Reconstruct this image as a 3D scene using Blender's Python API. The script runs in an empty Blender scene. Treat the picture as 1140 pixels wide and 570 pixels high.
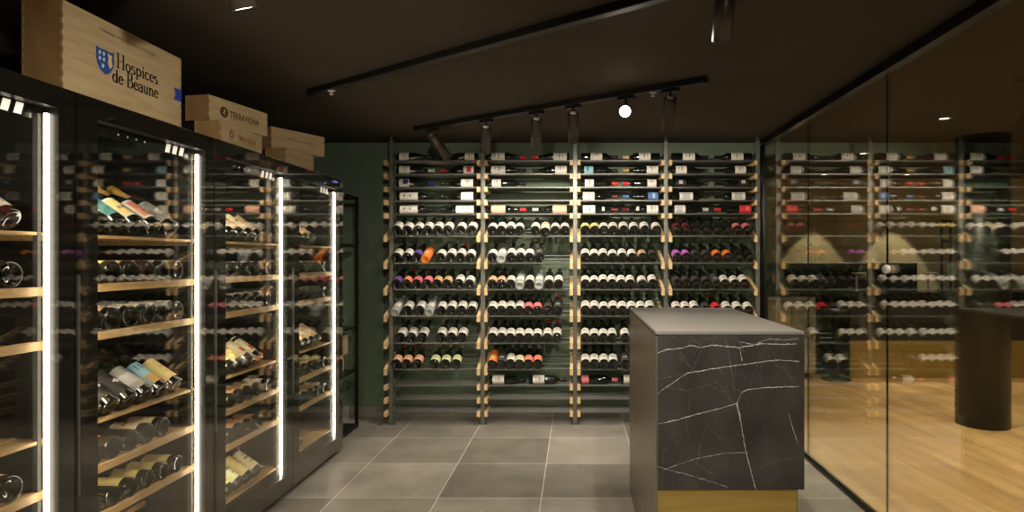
import bpy, bmesh, math, random
from mathutils import Vector, Matrix
random.seed(7)
C = bpy.context.scene.collection
PI = math.pi
F = 689.0; PX0 = 641.0; PY0 = 288.0; EYE = 1.30

# ------------------------------------------------------------ camera, world, exposure
cd = bpy.data.cameras.new('camera'); cam = bpy.data.objects.new('camera', cd); C.objects.link(cam)
cam.location = (0, 0, EYE); cam.rotation_euler = (PI/2, 0, 0)
cd.sensor_width = 36; cd.lens = F/1140*36; cd.shift_x = -(PX0-570)/1140; cd.shift_y = (PY0-285)/1140
cd.clip_start = 0.02
bpy.context.scene.camera = cam
w = bpy.data.worlds.new('world'); bpy.context.scene.world = w; w.use_nodes = True
w.node_tree.nodes['Background'].inputs[0].default_value = (1.0, 0.9, 0.75, 1)
w.node_tree.nodes['Background'].inputs[1].default_value = 0.02
vs = bpy.context.scene.view_settings
vs.view_transform = 'Standard'; vs.look = 'None'; vs.gamma = 1; vs.use_curve_mapping = False
vs.exposure = 0.75
WALL_SPOT = 26.0      # heads on the track that wash the rack
ROOM_SPOT = 46.0      # heads over the middle of the cellar
LED_STRENGTH = 8.0    # strips inside the coolers
BAR_SPOT = 72.0       # unseen downlights added to light the floor beyond the glass
SCALLOP = 48.0
WARM = (1.0, 0.91, 0.77)
BARWARM = (1.0, 0.87, 0.64)

# ------------------------------------------------------------ materials
def srgb(r, g, b):
    f = lambda c: (c/255/12.92) if c/255 <= 0.04045 else ((c/255+0.055)/1.055)**2.4
    return (f(r), f(g), f(b), 1)
MATS = {}
def mat(name, col, rough=0.5, metal=0.0, emit=None, estr=0, trans=0, coat=0, noise=None, bump=0, spec=0.5, ior=1.45):
    """noise = (scale, other colour, (sx,sy,sz) stretch)"""
    if name in MATS: return MATS[name]
    m = bpy.data.materials.new(name); m.use_nodes = True; nt = m.node_tree
    p = nt.nodes['Principled BSDF']
    p.inputs['Base Color'].default_value = col; p.inputs['Roughness'].default_value = rough
    p.inputs['Metallic'].default_value = metal; p.inputs['Coat Weight'].default_value = coat
    p.inputs['Transmission Weight'].default_value = trans; p.inputs['IOR'].default_value = ior
    p.inputs['Specular IOR Level'].default_value = spec
    if emit: p.inputs['Emission Color'].default_value = emit; p.inputs['Emission Strength'].default_value = estr
    if noise or bump:
        tc = nt.nodes.new('ShaderNodeTexCoord'); mp = nt.nodes.new('ShaderNodeMapping')
        nz = nt.nodes.new('ShaderNodeTexNoise'); nz.inputs['Detail'].default_value = 6
        nt.links.new(tc.outputs['Object'], mp.inputs['Vector']); nt.links.new(mp.outputs['Vector'], nz.inputs['Vector'])
        if noise:
            nz.inputs['Scale'].default_value = noise[0]; mp.inputs['Scale'].default_value = noise[2]
            cr = nt.nodes.new('ShaderNodeValToRGB'); cr.color_ramp.elements[0].position = 0.35; cr.color_ramp.elements[1].position = 0.68
            cr.color_ramp.elements[0].color = col; cr.color_ramp.elements[1].color = noise[1]
            nt.links.new(nz.outputs['Fac'], cr.inputs['Fac']); nt.links.new(cr.outputs['Color'], p.inputs['Base Color'])
        if bump:
            bp = nt.nodes.new('ShaderNodeBump'); bp.inputs['Strength'].default_value = bump; bp.inputs['Distance'].default_value = 0.002
            nt.links.new(nz.outputs['Fac'], bp.inputs['Height']); nt.links.new(bp.outputs['Normal'], p.inputs['Normal'])
    MATS[name] = m
    return m

def pane_mat(name, tint, r0=0.035, k=0.9, power=3.0):
    """clear pane: see-through with a sharp reflection that grows towards grazing angles"""
    m = bpy.data.materials.new(name); m.use_nodes = True; nt = m.node_tree
    nt.nodes.remove(nt.nodes['Principled BSDF'])
    out = nt.nodes['Material Output']; mx = nt.nodes.new('ShaderNodeMixShader')
    tr = nt.nodes.new('ShaderNodeBsdfTransparent'); tr.inputs[0].default_value = tint
    gl = nt.nodes.new('ShaderNodeBsdfGlossy'); gl.inputs['Roughness'].default_value = 0.0
    gl.inputs[0].default_value = (1, 0.98, 0.94, 1)
    lw = nt.nodes.new('ShaderNodeLayerWeight'); lw.inputs[0].default_value = 0.5
    pw = nt.nodes.new('ShaderNodeMath'); pw.operation = 'POWER'; pw.inputs[1].default_value = power
    ml = nt.nodes.new('ShaderNodeMath'); ml.operation = 'MULTIPLY_ADD'; ml.inputs[1].default_value = k; ml.inputs[2].default_value = r0
    nt.links.new(lw.outputs['Facing'], pw.inputs[0]); nt.links.new(pw.outputs[0], ml.inputs[0])
    nt.links.new(ml.outputs[0], mx.inputs[0]); nt.links.new(tr.outputs[0], mx.inputs[1]); nt.links.new(gl.outputs[0], mx.inputs[2])
    nt.links.new(mx.outputs[0], out.inputs['Surface'])
    return m

def tile_mat():
    m = bpy.data.materials.new('stone_tile'); m.use_nodes = True; nt = m.node_tree; p = nt.nodes['Principled BSDF']
    tc = nt.nodes.new('ShaderNodeTexCoord'); mp = nt.nodes.new('ShaderNodeMapping')
    mp.inputs['Location'].default_value = (0.187+0.563*10, -3.365+0.563*10, 0)
    br = nt.nodes.new('ShaderNodeTexBrick'); br.offset = 0; br.squash = 1
    br.inputs['Scale'].default_value = 1; br.inputs['Brick Width'].default_value = 0.563; br.inputs['Row Height'].default_value = 0.563
    br.inputs['Mortar Size'].default_value = 0.0028; br.inputs['Mortar Smooth'].default_value = 0.1; br.inputs['Bias'].default_value = 0
    br.inputs['Color1'].default_value = srgb(122, 116, 106); br.inputs['Color2'].default_value = srgb(158, 151, 139)
    br.inputs['Mortar'].default_value = srgb(205, 200, 190)
    nz = nt.nodes.new('ShaderNodeTexNoise'); nz.inputs['Scale'].default_value = 3.5; nz.inputs['Detail'].default_value = 8; nz.inputs['Roughness'].default_value = 0.65
    mx = nt.nodes.new('ShaderNodeMix'); mx.data_type = 'RGBA'; mx.blend_type = 'OVERLAY'; mx.inputs['Factor'].default_value = 0.55
    nt.links.new(tc.outputs['Object'], mp.inputs['Vector']); nt.links.new(mp.outputs['Vector'], br.inputs['Vector'])
    nt.links.new(tc.outputs['Object'], nz.inputs['Vector'])
    nt.links.new(br.outputs['Color'], mx.inputs['A']); nt.links.new(nz.outputs['Fac'], mx.inputs['B'])
    nt.links.new(mx.outputs['Result'], p.inputs['Base Color'])
    rr = nt.nodes.new('ShaderNodeMapRange'); rr.inputs['To Min'].default_value = 0.28; rr.inputs['To Max'].default_value = 0.48
    nt.links.new(nz.outputs['Fac'], rr.inputs['Value']); nt.links.new(rr.outputs['Result'], p.inputs['Roughness'])
    return m

def plank_mat():
    m = bpy.data.materials.new('oak_plank'); m.use_nodes = True; nt = m.node_tree; p = nt.nodes['Principled BSDF']
    tc = nt.nodes.new('ShaderNodeTexCoord'); mp = nt.nodes.new('ShaderNodeMapping')
    mp.inputs['Rotation'].default_value = (0, 0, math.radians(90-6)); mp.inputs['Location'].default_value = (20, 20, 0)
    br = nt.nodes.new('ShaderNodeTexBrick'); br.offset = 0.37
    br.inputs['Scale'].default_value = 1; br.inputs['Brick Width'].default_value = 1.9; br.inputs['Row Height'].default_value = 0.25
    br.inputs['Mortar Size'].default_value = 0.0012; br.inputs['Color1'].default_value = srgb(196, 160, 108); br.inputs['Color2'].default_value = srgb(172, 136, 88)
    br.inputs['Mortar'].default_value = srgb(110, 82, 50)
    mp2 = nt.nodes.new('ShaderNodeMapping'); mp2.inputs['Scale'].default_value = (1.0, 7, 1)
    nz = nt.nodes.new('ShaderNodeTexNoise'); nz.inputs['Scale'].default_value = 1.6; nz.inputs['Detail'].default_value = 8
    mx = nt.nodes.new('ShaderNodeMix'); mx.data_type = 'RGBA'; mx.blend_type = 'OVERLAY'; mx.inputs['Factor'].default_value = 0.6
    nt.links.new(tc.outputs['Object'], mp.inputs['Vector']); nt.links.new(mp.outputs['Vector'], br.inputs['Vector'])
    nt.links.new(mp.outputs['Vector'], mp2.inputs['Vector']); nt.links.new(mp2.outputs['Vector'], nz.inputs['Vector'])
    nt.links.new(br.outputs['Color'], mx.inputs['A']); nt.links.new(nz.outputs['Fac'], mx.inputs['B'])
    nt.links.new(mx.outputs['Result'], p.inputs['Base Color']); p.inputs['Roughness'].default_value = 0.42
    return m

M_black = mat('black_metal', srgb(16, 15, 14), 0.42)
M_blackgloss = mat('black_trim', srgb(10, 10, 10), 0.25)
M_ceil = mat('ceiling_paint', srgb(54, 46, 34), 0.85, noise=(2.0, srgb(58, 50, 37), (1, 1, 1)))
M_green = mat('green_wall_paint', srgb(98, 112, 90), 0.7, noise=(1.6, srgb(92, 106, 85), (1, 1, 1)))
M_dark = mat('dark_wall_paint', srgb(34, 31, 26), 0.8, noise=(1.5, srgb(38, 35, 30), (1, 1, 1)))
M_beige = mat('beige_wall_paint', srgb(190, 176, 140), 0.8, noise=(1.5, srgb(184, 170, 134), (1, 1, 1)))
M_tile = tile_mat(); M_plank = plank_mat()
M_beech = mat('beech_wood', srgb(214, 184, 138), 0.5, noise=(7, srgb(190, 156, 108), (1, 1, 9)))
M_rail = mat('shelf_beech', srgb(182, 150, 104), 0.45, noise=(9, srgb(158, 126, 82), (8, 1, 8)))
M_pine = mat('pine_crate', srgb(174, 153, 116), 0.6, noise=(6, srgb(158, 136, 100), (7, 1, 9)))
M_pine2 = mat('pine_end_grain', srgb(156, 122, 78), 0.6, noise=(5, srgb(132, 98, 58), (3, 6, 1)))
M_rod = mat('bronze_rod', srgb(84, 85, 80), 0.4, 0.5)
M_post = mat('grey_post', srgb(104, 104, 97), 0.4, 0.5)
M_frame = mat('cooler_black', srgb(13, 12, 11), 0.35)
M_inner = mat('cooler_interior', srgb(15, 14, 13), 0.5)
M_alu = mat('brushed_aluminium', srgb(170, 170, 165), 0.3, 0.9)
M_led = mat('led_strip', (1, 1, 1, 1), 0.5, emit=(1, 0.88, 0.70, 1), estr=LED_STRENGTH)
M_fill_led = mat('side_led_strip', (1, 1, 1, 1), 0.5, emit=(1, 0.86, 0.64, 1), estr=62)  # for the unseen near-side strip, made strong to brighten the bottles
M_lamp = mat('lamp_lens', (1, 1, 1, 1), 0.5, emit=(1, 0.9, 0.74, 1), estr=8)
M_lampdim = mat('lamp_rear_cap', srgb(225, 225, 222), 0.5)
M_lampside = mat('lamp_ring_light', (1, 1, 1, 1), 0.5, emit=(1, 0.95, 0.88, 1), estr=1.6)
M_head = mat('lamp_housing', srgb(62, 54, 48), 0.38, 0.3)
M_track = mat('lamp_track_black', srgb(14, 12, 10), 0.5)
M_brass = mat('brushed_brass', srgb(178, 150, 82), 0.38, 0.55, noise=(4, srgb(166, 138, 72), (1, 1, 12)))
M_bronze = mat('bronze_panel', srgb(146, 134, 118), 0.36, 0.75, noise=(4, srgb(132, 120, 104), (12, 12, 1)))
M_top = mat('worktop_laminate', srgb(112, 108, 102), 0.38, noise=(300, srgb(120, 116, 110), (1, 1, 1)))
M_marble = mat('black_marble', srgb(42, 40, 37), 0.40, noise=(5, srgb(62, 60, 56), (1, 1, 1)), bump=0.15)
M_vein = mat('marble_vein', srgb(196, 192, 184), 0.4, noise=(30, srgb(120, 116, 110), (1, 1, 1)))
M_vein2 = mat('marble_faint_vein', srgb(122, 119, 113), 0.4, noise=(22, srgb(56, 54, 51), (1, 1, 1)))
M_steel = mat('stainless_steel', srgb(210, 204, 190), 0.22, 0.75)
M_pane = pane_mat('window_glass', (0.93, 0.94, 0.90, 1), 0.035, 1.0, 2.4)
M_door = pane_mat('cooler_glass', (0.96, 0.96, 0.94, 1), 0.03, 0.78, 3.2)
M_ink = mat('black_ink', srgb(30, 26, 24), 0.6); M_ink2 = mat('brown_ink', srgb(70, 44, 26), 0.7)
M_inkfade = mat('faded_ink', srgb(128, 96, 64), 0.7)
M_blue = mat('blue_print', srgb(34, 70, 132), 0.6); M_bluepale = mat('pale_print', srgb(170, 186, 200), 0.6)
M_ribbon = mat('blue_ribbon', srgb(40, 62, 150), 0.5)
M_screen = mat('violet_display', (0, 0, 0, 1), 0.3, emit=(0.28, 0.2, 1, 1), estr=0.35)
M_icon = mat('white_icon', (0.5, 0.5, 0.5, 1), 0.3, emit=(0.8, 0.9, 1, 1), estr=0.12)

# ------------------------------------------------------------ mesh helpers
def bx(bm, lo, hi, mi=0, bev=0):
    ret = bmesh.ops.create_cube(bm, size=1)
    c = [(a+b)/2 for a, b in zip(lo, hi)]; s = [abs(b-a) for a, b in zip(lo, hi)]
    bmesh.ops.scale(bm, vec=s, verts=ret['verts']); bmesh.ops.translate(bm, vec=c, verts=ret['verts'])
    fs = set(f for v in ret['verts'] for f in v.link_faces)
    for f in fs: f.material_index = mi
    if bev:
        es = list(set(e for v in ret['verts'] for e in v.link_edges))
        r = bmesh.ops.bevel(bm, geom=es, offset=bev, segments=2, affect='EDGES', profile=0.7)
        for f in r['faces']: f.material_index = mi
def lathe(bm, prof, seg=24, mtx=None, mi=0, a0=0, a1=2*PI, smooth=True):
    """prof: list of (r,z) revolved about Z"""
    full = abs(a1-a0-2*PI) < 1e-6; n = seg if full else seg+1
    rings = []
    for r, z in prof:
        if r < 1e-6: rings.append([bm.verts.new((0, 0, z))])
        else: rings.append([bm.verts.new((r*math.cos(a0+(a1-a0)*i/seg), r*math.sin(a0+(a1-a0)*i/seg), z)) for i in range(n)])
    for A, B in zip(rings, rings[1:]):
        for i in range(seg):
            j = (i+1) % n
            if len(A) == 1 and len(B) == 1: continue
            if len(A) == 1: f = bm.faces.new((A[0], B[j], B[i]))
            elif len(B) == 1: f = bm.faces.new((A[i], A[j], B[0]))
            else: f = bm.faces.new((A[i], A[j], B[j], B[i]))
            f.smooth = smooth; f.material_index = mi
    if mtx is not None:
        bmesh.ops.transform(bm, matrix=mtx, verts=[v for R in rings for v in R])
def axis_mtx(p, d, up=(0, 0, 1)):
    z = Vector(d).normalized(); u = Vector(up)
    if abs(z.dot(u.normalized())) > 0.999: u = Vector((0, 1, 0))
    y = (u - z*u.dot(z)).normalized(); x = y.cross(z)
    m = Matrix((x, y, z)).transposed().to_4x4(); m.translation = Vector(p)
    return m
def cyl(bm, p, q, r, seg=16, mi=0):
    p = Vector(p); q = Vector(q); L = (q-p).length
    lathe(bm, [(0, 0), (r, 0), (r, L), (0, L)], seg, axis_mtx(p, q-p), mi, smooth=False)
def poly(bm, pts, mi=0):
    f = bm.faces.new([bm.verts.new(p) for p in pts]); f.material_index = mi; return f
def prism(bm, pts, d, mi=0):
    """extrude closed outline pts by vector d"""
    d = Vector(d); a = [bm.verts.new(p) for p in pts]; b = [bm.verts.new(Vector(p)+d) for p in pts]
    fs = [bm.faces.new(a), bm.faces.new(b[::-1])]
    for i in range(len(a)):
        j = (i+1) % len(a); fs.append(bm.faces.new((a[j], a[i], b[i], b[j])))
    for f in fs: f.material_index = mi
def mesh(name, bm, mats):
    bmesh.ops.recalc_face_normals(bm, faces=bm.faces)
    me = bpy.data.meshes.new(name); bm.to_mesh(me); bm.free()
    for m in (mats if isinstance(mats, (list, tuple)) else [mats]): me.materials.append(m)
    return me
def obj(name, bm, mats, parent=None):
    me = mesh(name, bm, mats) if isinstance(bm, bmesh.types.BMesh) else bm
    o = bpy.data.objects.new(name, me); C.objects.link(o)
    if parent: o.parent = parent
    return o
def tag(o, label, cat, group=None, kind=None):
    o['label'] = label; o['category'] = cat
    if group: o['group'] = group
    if kind: o['kind'] = kind
    return o
def thing(name, label, cat, loc=(0, 0, 0), rz=0, group=None):
    o = bpy.data.objects.new(name, None); C.objects.link(o); o.empty_display_size = 0.05
    o.location = loc; o.rotation_euler = (0, 0, rz)
    return tag(o, label, cat, group)
def struct(name, bm, m, label, cat, parent=None):
    o = obj(name, bm, m, parent); 
    if not parent: o['kind'] = 'structure'; o['label'] = label; o['category'] = cat
    return o
def box_obj(name, lo, hi, m, parent=None, bev=0):
    bm = bmesh.new(); bx(bm, lo, hi, 0, bev); return obj(name, bm, m, parent)
def px2(x, y, Y): return Vector(((x-PX0)*Y/F, Y, EYE-(y-PY0)*Y/F))
ORD = ['first', 'second', 'third', 'fourth', 'fifth', 'sixth', 'seventh', 'eighth', 'ninth']

# ------------------------------------------------------------ room shell
ZC = 2.255; YB = 5.10; XG = 1.51; XL = -2.42; YF = -1.6; XR = 6.6; YO = 7.35
def sbox(name, lo, hi, m, label, cat):
    bm = bmesh.new(); bx(bm, lo, hi); return struct(name, bm, m, label, cat)
sbox('floor', (XL, YF, -0.1), (XG, YB, 0), M_tile, 'grey stone tile floor of the wine cellar', 'floor')
sbox('floor_oak', (XG, YF, -0.1), (XR, YO, 0), M_plank, 'oak plank floor beyond the glass wall', 'floor')
sbox('ceiling', (XL, YF, ZC), (XR, YO, ZC+0.1), M_ceil, 'dark brown ceiling', 'ceiling')
sbox('wall_back', (XL, YB, 0), (XG+0.06, YB+0.1, ZC), M_green, 'dark green wall behind the wine rack', 'wall')
sbox('wall_left', (XL-0.1, YF, 0), (XL, YB, ZC), M_dark, 'dark wall behind the glass coolers', 'wall')
sbox('wall_front', (XL, YF-0.1, 0), (XR, YF, ZC), M_dark, 'dark wall facing the wine rack', 'wall')
sbox('wall_partition', (XG-0.04, YB+0.1, 0), (XG+0.06, YO, ZC), M_beige, 'beige side wall beyond the glass', 'wall')
sbox('wall_bar', (XG-0.04, YO, 0), (XR, YO+0.1, ZC), M_beige, 'beige wall behind the bar lit by two downlights', 'wall')
sbox('wall_right', (XR, YF, 0), (XR+0.1, YO, ZC), M_beige, 'far beige wall of the bar room', 'wall')
sbox('baseboard_back', (XL, YB-0.012, 0), (XG-0.03, YB, 0.085), M_tile, 'grey stone skirting below the green wall', 'baseboard')

# glass wall
seams = [4.99, 4.02, 3.00, 1.98, 0.96, -0.06, -1.58]
for i, (a, b) in enumerate(zip(seams, seams[1:])):
    nm = 'door_1' if i == 2 else 'window_%d' % (i+1 if i < 2 else i)
    o = sbox(nm, (XG-0.005, b+0.002, 0.02), (XG+0.005, a-0.002, ZC-0.045), M_pane,
             'clear glass %s of the right hand glass wall' % ('door' if i == 2 else 'pane'), 'glass door' if i == 2 else 'window')
    bm = bmesh.new(); bx(bm, (XG-0.0045, b-0.0018, 0.02), (XG+0.0045, b+0.0018, ZC-0.052)); obj('seal', bm, M_blackgloss, o)
    if i == 2:
        bm = bmesh.new()
        lathe(bm, [(0, 0), (0.018, 0), (0.021, 0.006), (0.021, 0.02), (0.016, 0.026), (0, 0.026)], 20, axis_mtx((XG-0.005, 2.975, 1.25), (-1, 0, 0)))
        obj('door_knob', bm, mat('white_knob', srgb(225, 220, 208), 0.3), o)
sbox('trim_1', (XG-0.02, YF, -0.002), (XG+0.02, YB, 0.016), M_blackgloss, 'black floor channel under the glass wall', 'trim')
sbox('trim_2', (XG-0.025, YF, ZC-0.05), (XG+0.025, YB, ZC), M_blackgloss, 'black ceiling channel above the glass wall', 'trim')
sbox('trim_3', (XG-0.025, 4.99, 0.017), (XG+0.025, YB, ZC-0.051), M_blackgloss, 'black upright trim where the glass wall meets the green wall', 'trim')

# ------------------------------------------------------------ wine bottles
GL = mat('dark_bottle_glass', srgb(14, 16, 12), 0.08, coat=0.3, spec=0.6)
GLB = mat('brown_bottle_glass', srgb(40, 22, 12), 0.08, coat=0.3, spec=0.6)
GLC = mat('clear_bottle_glass', srgb(206, 210, 204), 0.08, trans=0.55, ior=1.3)
GLO = mat('orange_bottle_glass', srgb(214, 118, 44), 0.15, coat=0.3)
COL = {'w': (212, 206, 194), 'cream': (222, 208, 170), 'yellow': (214, 196, 128), 'tan': (196, 160, 124), 'pink': (206, 112, 116),
       'red': (200, 42, 46), 'coral': (208, 128, 104), 'orange': (222, 120, 50), 'purple': (92, 70, 130), 'violet': (176, 96, 176),
       'dark': (60, 56, 52), 'black': (24, 22, 20), 'blue': (74, 100, 150), 'paleblue': (140, 178, 192), 'gold': (178, 142, 68),
       'green': (150, 186, 160), 'lime': (206, 208, 160), 'peach': (214, 164, 128), 'rose': (200, 150, 134), 'silver': (170, 170, 168),
       'darkred': (96, 26, 28), 'teal': (56, 104, 104), 'grey': (136, 136, 132), 'navy': (40, 50, 110), 'ink': (120, 112, 104)}
CN = {'w': 'white', 'tan': 'tan', 'paleblue': 'pale blue', 'darkred': 'dark red', 'lime': 'pale green', 'rose': 'rose gold', 'dark': 'dark grey', 'navy': 'dark blue'}
def cname(c): return CN.get(c, c)
def lm(c): return mat('paper_'+c, srgb(*COL[c]), 0.6)
def cm(c): return mat('foil_'+c, srgb(*COL[c]), 0.35, 0.2)
PROF = {
 'bord': [(0, 0.012), (0.018, 0.008), (0.029, 0.0), (0.0335, 0.002), (0.0345, 0.008), (0.0345, 0.185), (0.0335, 0.195), (0.029, 0.206), (0.020, 0.216), (0.0145, 0.226), (0.0135, 0.24), (0.0132, 0.278), (0.0148, 0.28), (0.0148, 0.288), (0.012, 0.29), (0, 0.29)],
 'burg': [(0, 0.014), (0.018, 0.009), (0.030, 0.0), (0.0345, 0.002), (0.0355, 0.009), (0.0355, 0.135), (0.0345, 0.15), (0.0305, 0.168), (0.0245, 0.186), (0.0185, 0.205), (0.0150, 0.222), (0.0138, 0.24), (0.0134, 0.278), (0.015, 0.28), (0.015, 0.288), (0.012, 0.29), (0, 0.29)],
 'champ': [(0, 0.022), (0.014, 0.016), (0.031, 0.0), (0.0375, 0.002), (0.0395, 0.01), (0.0395, 0.14), (0.038, 0.158), (0.033, 0.178), (0.026, 0.2), (0.0195, 0.222), (0.0165, 0.24), (0.0155, 0.262), (0.0178, 0.266), (0.0178, 0.276), (0.0155, 0.278), (0.0155, 0.298), (0.012, 0.302), (0, 0.302)],
}
RAD = {'bord': 0.0345, 'burg': 0.0355, 'champ': 0.0395}
def rat(t, z):
    P = [p for p in PROF[t] if p[0] > 0.012]
    P = P[2:]
    for (r0, z0), (r1, z1) in zip(P, P[1:]):
        if z0 <= z <= z1 and z1 > z0: return r0+(r1-r0)*(z-z0)/(z1-z0)
    return P[0][0] if z < P[0][1] else P[-1][0]
MC = {}
def bottle_mesh(t, gl):
    k = ('b', t, gl.name)
    if k not in MC:
        bm = bmesh.new(); lathe(bm, PROF[t], 24); MC[k] = mesh('bottle_'+t, bm, gl)
    return MC[k]
def patch(bm, t, z0, z1, ha, off, mi=0, ac=PI/2, seg=14):
    zs = [z0, z1] if z1 < 0.13 else [z0+(z1-z0)*i/4 for i in range(5)]
    lathe(bm, [(rat(t, z)+off, z) for z in zs], seg, None, mi, ac-ha, ac+ha)
def label_mesh(t, spec):
    """spec = (z0, z1, half angle deg, colour, accents)"""
    k = ('l', t, str(spec))
    if k not in MC:
        z0, z1, ha, c, acc = spec
        bm = bmesh.new(); patch(bm, t, z0, z1, math.radians(ha), 0.0006); ms = [lm(c)]
        for (a0, a1, h, cc, ac) in acc:
            ms.append(lm(cc)); patch(bm, t, a0, a1, math.radians(h), 0.0010, len(ms)-1, PI/2+math.radians(ac), 6)
        MC[k] = mesh('label', bm, ms)
    return MC[k]
def capsule_mesh(t, c):
    k = ('c', t, c)
    if k not in MC:
        bm = bmesh.new()
        if t == 'champ':
            lathe(bm, [(rat(t, z)+0.0008, z) for z in (0.205, 0.222, 0.24, 0.262, 0.266, 0.276, 0.278, 0.298)]+[(0.012, 0.3035), (0, 0.3035)], 16)
        else:
            lathe(bm, [(rat(t, z)+0.0008, z) for z in (0.242, 0.26, 0.278, 0.28, 0.288)]+[(0.012, 0.2912), (0, 0.2912)], 16)
        MC[k] = mesh('capsule', bm, cm(c))
    return MC[k]
TXT = {'w': 'ink', 'cream': 'ink', 'yellow': 'tan', 'tan': 'ink', 'peach': 'tan', 'lime': 'ink'}
def std_label(t, c, z0=None, z1=None, ha=95, acc=None):
    if z0 is None: z0, z1 = (0.045, 0.125) if t != 'bord' else (0.05, 0.14)
    if acc is None:
        acc = ()
        if c in TXT:
            h = z1-z0; k = TXT[c]
            acc = ((z0+h*0.26, z0+h*0.32, 20, k, 0), (z0+h*0.5, z0+h*0.6, 30, k, 0), (z0+h*0.72, z0+h*0.76, 14, k, 0))
    return (z0, z1, ha, c, tuple(acc))
NB = 0
def bottle(t, base, axis, up, labspec, cap, text, group, gl=None, labtext=None):
    global NB; NB += 1
    gl = gl or GL
    o = bpy.data.objects.new('wine_bottle', bottle_mesh(t, gl)); C.objects.link(o)
    o.matrix_world = axis_mtx(base, axis, up)
    tag(o, text, 'bottle', group)
    if labspec:
        l = bpy.data.objects.new('label', label_mesh(t, labspec)); C.objects.link(l); l.parent = o
    if cap:
        c = bpy.data.objects.new('capsule', capsule_mesh(t, cap)); C.objects.link(c); c.parent = o
    return o

# ------------------------------------------------------------ wall rack
POSTX = [-1.448, -0.727, -0.005, 0.706, 1.427]
YFR = 4.80
BAY = ['leftmost', 'second', 'third', 'rightmost']
postm = None
for i, x in enumerate(POSTX):
    root = thing('rack_post', '%s grey metal upright of the wall wine rack, counted from the left' % ORD[i], 'upright', (x, 4.86, 0), 0, 'uprights of the wall rack')
    if postm is None:
        bm = bmesh.new(); bx(bm, (-0.016, -0.012, 0.006), (0.016, 0.012, ZC-0.03), 0, 0.002)
        a = mesh('post', bm, M_post)
        bm = bmesh.new(); bx(bm, (-0.03, -0.02, 0), (0.03, 0.02, 0.006)); b = mesh('foot', bm, M_post)
        bm = bmesh.new(); cyl(bm, (0, 0, ZC-0.03), (0, 0, ZC), 0.012); c_ = mesh('top_fixing', bm, M_rod)
        bm = bmesh.new()
        for z in (0.4, 0.95, 1.56, 2.12): bx(bm, (-0.008, 0.012, z), (0.008, YB-4.86, z+0.012))
        d_ = mesh('wall_bracket', bm, M_rod)
        postm = (a, b, c_, d_)
    for n, me in zip(('pole', 'foot', 'top_fixing', 'wall_tie'), postm): obj(n, me, None, root)
FLATZ = {1: 2.062, 2: 1.958, 3: 1.855, 4: 1.752, 5: 1.649, 12: 0.314, 13: 0.211, 14: 0.108}
SLZ = {6: 1.477, 7: 1.268, 8: 1.063, 9: 0.857, 10: 0.647, 11: 0.443}
TH = math.radians(22); AX = Vector((0, math.cos(TH), math.sin(TH))); UP = Vector((0, -math.sin(TH), math.cos(TH)))
SM = {}
def shelf_meshes(kind, W):
    k = (kind, round(W, 3))
    if k in SM: return SM[k]
    if kind == 'flat':
        bm = bmesh.new(); bx(bm, (-0.0125, 0, -0.036), (0.0125, 0.24, 0.004), 0, 0.002); br = mesh('bracket', bm, M_beech)
        bm = bmesh.new(); bx(bm, (0.012, -0.004, -0.006), (W-0.012, 0.0, 0.002)); rail = mesh('front_rail', bm, M_rod)
        bm = bmesh.new()
        for i in range(8): cyl(bm, (0.012, 0.022+0.029*i, -0.005), (W-0.012, 0.022+0.029*i, -0.005), 0.005, 8)
        rods = mesh('rod_grid', bm, M_rod)
    else:
        bm = bmesh.new()
        pts = [(-0.0125, 0, -0.048), (-0.0125, -0.004, 0.0), (-0.0125, 0.24, 0.24*math.tan(TH)), (-0.0125, 0.24, 0.24*math.tan(TH)-0.042)]
        prism(bm, pts, (0.025, 0, 0)); br = mesh('bracket', bm, M_beech)
        bm = bmesh.new(); bx(bm, (0.012, -0.006, -0.008), (W-0.012, -0.002, 0.004)); rail = mesh('front_rail', bm, M_rod)
        bm = bmesh.new()
        for i in range(4):
            y = 0.02+0.066*i; z = y*math.tan(TH)-0.007; cyl(bm, (0.012, y, z), (W-0.012, y, z), 0.005, 8)
        rods = mesh('rod_grid', bm, M_rod)
    SM[k] = (br, rail, rods); return SM[k]
for bay in range(4):
    x0 = POSTX[bay]+0.029; x1 = POSTX[bay+1]-0.029
    for row in range(1, 15):
        kind = 'flat' if row in FLATZ else 'slanted'; z = FLATZ.get(row) or SLZ[row]
        if row <= 5: w_ = '%s flat shelf from the top' % ORD[row-1]
        elif row <= 11: w_ = '%s slanted shelf from the top' % ORD[row-6]
        else: w_ = '%s flat shelf from the floor' % ORD[14-row]
        t = thing('rack_shelf', 'beech and metal-rod rack shelf, %s in the %s bay' % (w_, BAY[bay]), 'shelf', (x0, YFR, z), 0, 'shelves of the wall rack')
        br, rail, rods = shelf_meshes('flat' if kind == 'flat' else 'sl', x1-x0)
        b1 = obj('bracket', br, None, t); b1.location = (0 if bay else -0.059, 0, 0); b2 = obj('bracket', br, None, t); b2.location = (x1-x0, 0, 0)
        obj('front_rail', rail, None, t); obj('rod_grid', rods, None, t)

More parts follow.
